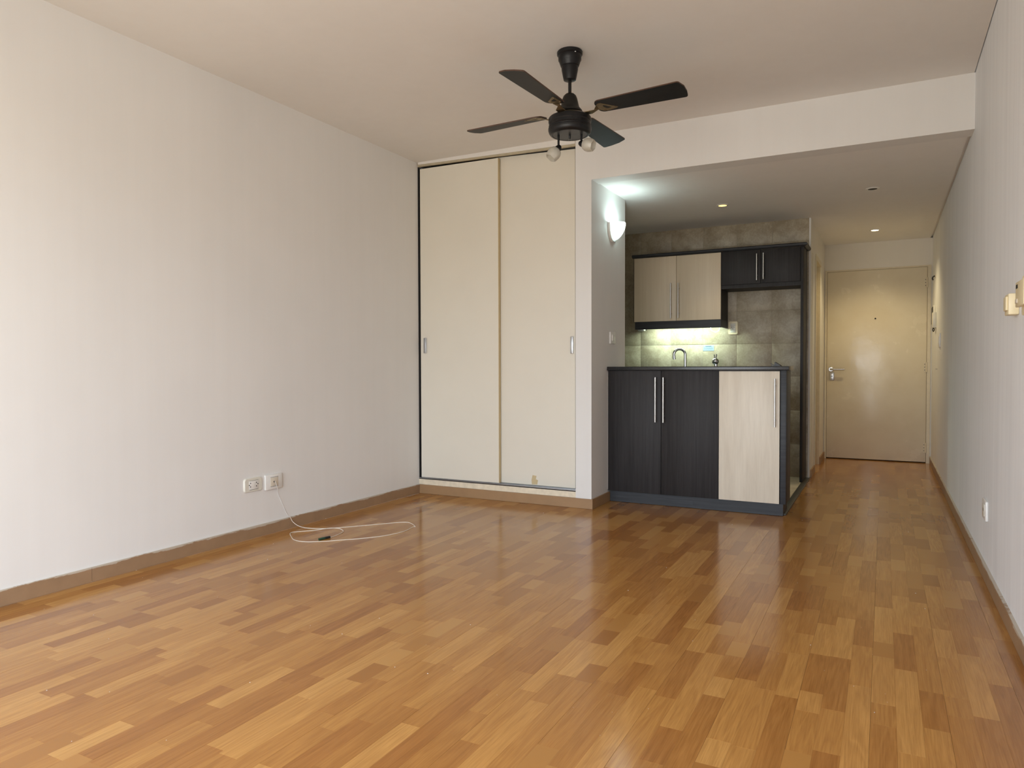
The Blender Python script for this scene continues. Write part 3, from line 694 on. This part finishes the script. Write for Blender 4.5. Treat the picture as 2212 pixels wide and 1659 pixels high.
route = [(0.0165, 3.118, 0.309), (0.0195, 3.126, 0.298), (0.0185, 3.140, 0.262), (0.004, 3.160, 0.225), (0.003, 3.198, 0.15), (0.004, 3.232, 0.085), (0.0145, 3.246, 0.070), (0.024, 3.262, 0.035), (0.070, 3.288, 0.005),
         (0.188, 3.320, zc_), (0.270, 3.385, zc_), (0.384, 3.520, zc_), (0.470, 3.625, zc_), (0.540, 3.700, zc_), (0.600, 3.690, zc_), (0.675, 3.628, zc_), (0.672, 3.610, zc_), (0.690, 3.480, zc_), (0.655, 3.346, zc_),
         (0.580, 3.235, zc_), (0.504, 3.156, zc_), (0.420, 3.075, zc_), (0.346, 3.027, zc_), (0.260, 3.030, zc_), (0.180, 3.085, zc_), (0.110, 3.150, zc_), (0.125, 3.200, zc_), (0.189, 3.268, zc_), (0.245, 3.325, 0.0085), (0.300, 3.352, 0.0085),
         (0.352, 3.338, zc_), (0.380, 3.296, zc_), (0.395, 3.230, zc_), (0.404, 3.162, zc_)]
MB().tube(spline(route[:7], 7), 0.0013, 8).build('wall_run', 'wall_paint', cb, 60)
MB().tube(spline(route[6:], 7), 0.0019, 8).build('cord', 'cable_white', cb, 60)
MB().cyl((0.404, 3.163, 0.0072), (0.396, 3.128, 0.0072), 0.0070, 12).build('plug_sleeve', 'connector_black', cb, 40)
MB().cyl((0.396, 3.128, 0.0072), (0.388, 3.090, 0.0072), 0.0070, 12).build('plug_tip', 'connector_green', cb, 40)

# right wall
t, f = plate_x('wall_socket', 'white socket plate low on the streaked right wall', 'socket', R, -1, 3.880, 4.005, 0.276, 0.366, 'plastic_white', 0.011, 0.003)
mo = box('module', 'plastic_ivory', t, f - 0.002, f + 0.001, 3.912, 3.972, 0.294, 0.348, bev=0.001)
for yy in (3.932, 3.952): box('slot', 'hole_dark', mo, f - 0.0026, f - 0.0016, yy - 0.002, yy + 0.002, 0.314, 0.328)
t, f = plate_x('surface_switch', 'small cream wall box farther along the right wall', 'wall control', R, -1, 3.105, 3.192, 1.172, 1.248, 'plastic_cream', 0.033, 0.004)
box('rocker', 'plastic_cream', t, f - 0.006, f + 0.001, 3.118, 3.178, 1.188, 1.238, bev=0.0025)
t, f = plate_x('display_control', 'larger cream wall control with a dark display at the right picture edge', 'wall control', R, -1, 2.700, 2.845, 1.148, 1.282, 'plastic_cream', 0.030, 0.009)
mo = box('front_cover', 'plastic_cream', t, f - 0.014, f + 0.001, 2.715, 2.868, 1.180, 1.262, bev=0.003)
box('display', 'hole_dark', mo, f - 0.0146, f - 0.0132, 2.825, 2.858, 1.240, 1.253)
box('button', 'plastic_module', mo, f - 0.0165, f - 0.0132, 2.825, 2.858, 1.192, 1.206, bev=0.001)
t, f = plate_x('breaker_panel', 'small wall panel with a dark front beside the entry door', 'panel', R, -1, 7.86, 8.12, 1.385, 1.565, 'plastic_ivory', 0.018, 0.003)
box('cover', 'plastic_black', t, f - 0.003, f + 0.001, 7.875, 8.105, 1.395, 1.555, bev=0.001)
t, f = plate_x('intercom', 'pale intercom unit hanging next to the dark wall panel', 'intercom', R, -1, 7.70, 7.84, 1.345, 1.490, 'plastic_ivory', 0.030, 0.004)
MB().tube(spline([(f + 0.006, 7.75, 1.345), (f + 0.004, 7.75, 1.325), (f + 0.010, 7.76, 1.312), (f + 0.018, 7.78, 1.330), (f + 0.012, 7.79, 1.346)], 6), 0.004, 8).build('cord', 'plastic_black', t, 60)
t, f = plate_x('light_switch', 'white light switch on the right wall near the entry door', 'switch', R, -1, 7.11, 7.22, 1.150, 1.270, 'plastic_white', 0.010, 0.003)
box('rocker', 'plastic_white', t, f - 0.004, f + 0.001, 7.14, 7.19, 1.175, 1.245, bev=0.0015)
hk = thing('wall_hook', (R, 7.90, 1.80), 'small dark hook high on the right wall by the door', 'hook')
box('base', 'plastic_module', hk, R - 0.005, R, 7.86, 7.94, 1.83, 1.856, bev=0.001)
MB().tube(spline([(R - 0.004, 7.90, 1.845), (R - 0.020, 7.90, 1.838), (R - 0.026, 7.90, 1.820), (R - 0.018, 7.90, 1.806)], 5), 0.006, 8).build('prong', 'plastic_black', hk, 60)
MB().cyl((R - 0.012, 7.50, 0.962), (R, 7.50, 0.962), 0.006, 8)
tag(MB().lathe([(0.0, 0), (0.004, 0), (0.004, 0.010), (0.007, 0.011), (0.007, 0.014), (0, 0.015)], (R, 7.50, 0.962), (-1, 0, 0), 10).build('nail', 'brushed_steel', None), 'tiny nail in the right wall below the switch', 'nail')

# ---------------------------------------------------------------- ceiling fan
FX, FY = 1.821, 3.376
fan = thing('ceiling_fan', (FX, FY, 2.0), 'black four-blade ceiling fan with two frosted spot lights', 'ceiling fan')
O = (FX, FY, 0)
can = MB().lathe([(0.0, 2.583), (0.062, 2.583), (0.065, 2.578), (0.064, 2.566), (0.058, 2.561), (0.058, 2.539), (0.0545, 2.534), (0.050, 2.520), (0.046, 2.509), (0.0425, 2.507),
                  (0.0415, 2.490), (0.034, 2.452), (0.031, 2.440), (0.022, 2.436), (0.0, 2.436)], O, n=40).build('canopy', 'fan_black', fan, 35)
MB().sphere((FX + 0.045, FY - 0.036, 2.562), 0.0045, n=10).build('screw', 'chrome', can, 180)
MB().cyl((FX, FY, 2.355), (FX, FY, 2.445), 0.0085, 16).build('downrod', 'fan_black', fan, 40)
MB().lathe([(0.012, 2.373), (0.022, 2.370), (0.032, 2.360), (0.038, 2.345), (0.043, 2.322), (0.048, 2.302), (0.055, 2.294), (0.063, 2.284), (0.065, 2.277), (0.046, 2.277), (0.046, 2.262), (0.0, 2.262)], O, n=40).build('motor_dome', 'fan_bronze', fan, 35)
MB().lathe([(0.0, 2.2655), (0.040, 2.2655), (0.086, 2.262), (0.092, 2.258), (0.086, 2.254), (0.0, 2.254)], O, n=40).build('motor_ring', 'brass_dull', fan, 35)
MB().lathe([(0.0, 2.256), (0.092, 2.256), (0.102, 2.253), (0.107, 2.248), (0.1085, 2.240), (0.1085, 2.228), (0.106, 2.224), (0.106, 2.210), (0.1075, 2.208), (0.106, 2.206), (0.1075, 2.203), (0.106, 2.200), (0.1095, 2.197), (0.1095, 2.186), (0.106, 2.175), (0.099, 2.166), (0.092, 2.163), (0.088, 2.163), (0.086, 2.166), (0.0, 2.166)], O, n=48).build('motor_housing', 'fan_black', fan, 30)
MB().lathe([(0.0, 2.1665), (0.0865, 2.1665), (0.0865, 2.1642), (0.0, 2.1642)], O, n=40).build('bottom_plate', 'fan_disc', fan, 30)
sw = MB().lathe([(0.0055, 2.165), (0.0055, 2.150), (0.004, 2.147), (0.004, 2.138), (0.0, 2.136)], (FX - 0.0, FY, 0), n=12).build('pull_switch', 'fan_black', fan, 40)
MB().lathe([(0.0045, 2.146), (0.006, 2.144), (0.006, 2.140), (0.0, 2.139)], (FX, FY, 0), n=12).build('switch_ring', 'brushed_steel', sw, 40)
ZBL, AZ, RT_, BW, PI_ = 2.280, -0.057, 0.589, 0.136, 0.181
for q in range(4):
    a = AZ + q * math.pi / 2
    rd = Vector((math.cos(a), math.sin(a), 0)); tg = Vector((-math.sin(a), math.cos(a), 0))
    wv = tg * math.cos(PI_) - Vector((0, 0, 1)) * math.sin(PI_); nv = rd.cross(wv)
    C0 = Vector((FX, FY, ZBL))
    pts = []                                      # blade outline in (radius, width)
    hw0, hw1 = 0.054, BW / 2
    def arc(cx, cy, r, a0, a1, n=5): return [(cx + r * math.cos(a0 + (a1 - a0) * i / n), cy + r * math.sin(a0 + (a1 - a0) * i / n)) for i in range(n + 1)]
    pts += arc(0.178, -hw0 + 0.030, 0.030, math.pi, 1.5 * math.pi)
    pts += arc(RT_ - 0.018, -hw1 + 0.014, 0.014, -math.pi / 2, -0.15)
    pts += [(RT_ + 0.008, -hw1 * 0.35), (RT_ + 0.008, hw1 * 0.35)]
    pts += arc(RT_ - 0.012, hw1 - 0.014, 0.014, 0.15, math.pi / 2)
    pts += arc(0.178, hw0 - 0.030, 0.030, math.pi / 2, math.pi)
    bl_ = MB().prism([C0 + rd * r + wv * y - nv * 0.003 for r, y in pts], nv * 0.006).build('blade', 'blade_black', fan)
    bl_.data.materials.append(MATS['blade_edge'])
    for pg in bl_.data.polygons:
        if len(pg.vertices) == 4: pg.material_index = 1
    # bracket: arm from the motor ring, then a lozenge frame screwed under the blade
    s_ = -1.0                                    # side of the blade that faces the floor
    dn = nv if nv.z < 0 else -nv
    def onb(r, y, h=0.0045): return C0 + rd * r + wv * y + dn * h
    outer = [(0.150, -0.018), (0.166, -0.030), (0.180, -0.030), (0.250, 0.030), (0.244, 0.036), (0.190, 0.046), (0.170, 0.040), (0.150, 0.020)]
    inner = [(0.181, -0.004), (0.186, -0.008), (0.191, -0.007), (0.219, 0.021), (0.217, 0.024), (0.198, 0.027), (0.190, 0.023), (0.184, 0.010)]
    bb_ = MB(); nO = len(outer)
    vo = [bb_.bm.verts.new(onb(*p)) for p in outer]; vi = [bb_.bm.verts.new(onb(*p)) for p in inner]
    vo2 = [bb_.bm.verts.new(onb(*p, 0.0015)) for p in outer]; vi2 = [bb_.bm.verts.new(onb(*p, 0.0015)) for p in inner]
    for i in range(nO):
        j = (i + 1) % nO
        bb_.bm.faces.new((vo[i], vo[j], vi[j], vi[i])); bb_.bm.faces.new((vo[i], vo2[i], vo2[j], vo[j])); bb_.bm.faces.new((vi[i], vi[j], vi2[j], vi2[i])); bb_.bm.faces.new((vo2[i], vi2[i], vi2[j], vo2[j]))
    br_ = bb_.build('bracket', 'brass_dull', fan)
    zA = 2.260
    arm = MB(); e0 = [(0.074, -0.022, 0), (0.116, -0.020, 0), (0.152, -0.018, 1)]
    top = []; bot = []
    for r, y, on in e0:
        for s2 in (1, -1):
            P = onb(r, -y * s2, 0.003) if on else Vector((FX, FY, zA)) + rd * r + tg * (y * s2)
            top.append(arm.bm.verts.new(P)); bot.append(arm.bm.verts.new(P - Vector((0, 0, 0.003))))
    for i in (0, 2):
        arm.bm.faces.new((top[i], top[i + 1], top[i + 3], top[i + 2])); arm.bm.faces.new((bot[i], bot[i + 2], bot[i + 3], bot[i + 1]))
        arm.bm.faces.new((top[i], top[i + 2], bot[i + 2], bot[i])); arm.bm.faces.new((top[i + 1], bot[i + 1], bot[i + 3], top[i + 3]))
    arm.build('bracket_arm', 'brass_dull', br_)
    for r, y in ((0.172, -0.020), (0.178, 0.034), (0.236, 0.030)): MB().cyl(onb(r, y, 0.004), onb(r, y, 0.0075), 0.0038, 8).build('screw', 'brass_dull', br_, 40)
# two spot lights under the motor
rt2 = Vector((math.cos(YAW), math.sin(YAW), 0)); fw2 = Vector((-math.sin(YAW), math.cos(YAW), 0))
def spot(off_r, off_f, ztop, zb, aim):
    base = Vector((FX, FY, 0)) + rt2 * off_r + fw2 * off_f
    arm = MB().cyl(base + Vector((0, 0, ztop)), base + Vector((0, 0, zb)), 0.0055, 12).build('light_arm', 'fan_black', fan, 40)
    ax = (rt2 * aim[0] + fw2 * aim[1] + Vector((0, 0, aim[2]))).normalized()
    j = base + Vector((0, 0, zb - 0.004))
    MB().lathe([(0, -0.016), (0.008, -0.014), (0.014, -0.006), (0.017, 0.004), (0.017, 0.010), (0.012, 0.014), (0, 0.014)], j, ax, 20).build('lamp_cup', 'fan_black', arm, 40)
    fac = lambda t, h: 1.0 - 0.09 * (abs(math.sin(3 * t)) ** 2) * max(0.0, (h - 0.02) / 0.05)
    sh = MB().lathe([(0.015, 0.010), (0.026, 0.016), (0.0325, 0.028), (0.0345, 0.042), (0.032, 0.058), (0.028, 0.070), (0.0268, 0.070), (0.0305, 0.057), (0.0328, 0.042), (0.0308, 0.029), (0.0245, 0.0175), (0.013, 0.012)], j, ax, 32, caps=False, facet=fac).build('glass_shade', 'frosted_glass', arm, 25)
    bu = MB().lathe([(0.007, 0.014), (0.010, 0.024), (0.012, 0.036), (0.009, 0.046), (0.0, 0.050)], j, ax, 16).build('bulb', 'plastic_ivory', arm, 60)
spot(-0.0575, 0.0, 2.165, 2.104, (-0.60, -0.18, -0.78))
spot(0.0575, -0.012, 2.165, 2.122, (0.80, -0.50, -0.30))

# ---------------------------------------------------------------- specks of plaster on the floor
random.seed(8)
V, F = [], []
for i in range(170):
    x, y = random.uniform(0.15, R - 0.1), random.uniform(0.9, 6.0) ** 1.0
    if x < 2.7 and y > 4.9: continue
    r = random.choice((0.0008, 0.0010, 0.0013, 0.0022)); a = random.uniform(0, 6.28); n = len(V)
    for q in range(4): V.append((x + r * math.cos(a + q * 1.57) * random.uniform(0.5, 1.3), y + r * math.sin(a + q * 1.57) * random.uniform(0.5, 1.5), 0.0001))
    V.append((x, y, r * 0.7)); F += [(n + q, n + (q + 1) % 4, n + 4) for q in range(4)]
me = bpy.data.meshes.new('plaster_crumbs'); me.from_pydata(V, [], F); me.materials.append(MATS['plastic_white'])
o = bpy.data.objects.new('plaster_crumbs', me); COL.objects.link(o); ORI[o.name] = Vector((0, 0, 0))
tag(o, 'tiny white plaster crumbs scattered over the laminate floor', 'debris', kind='stuff')
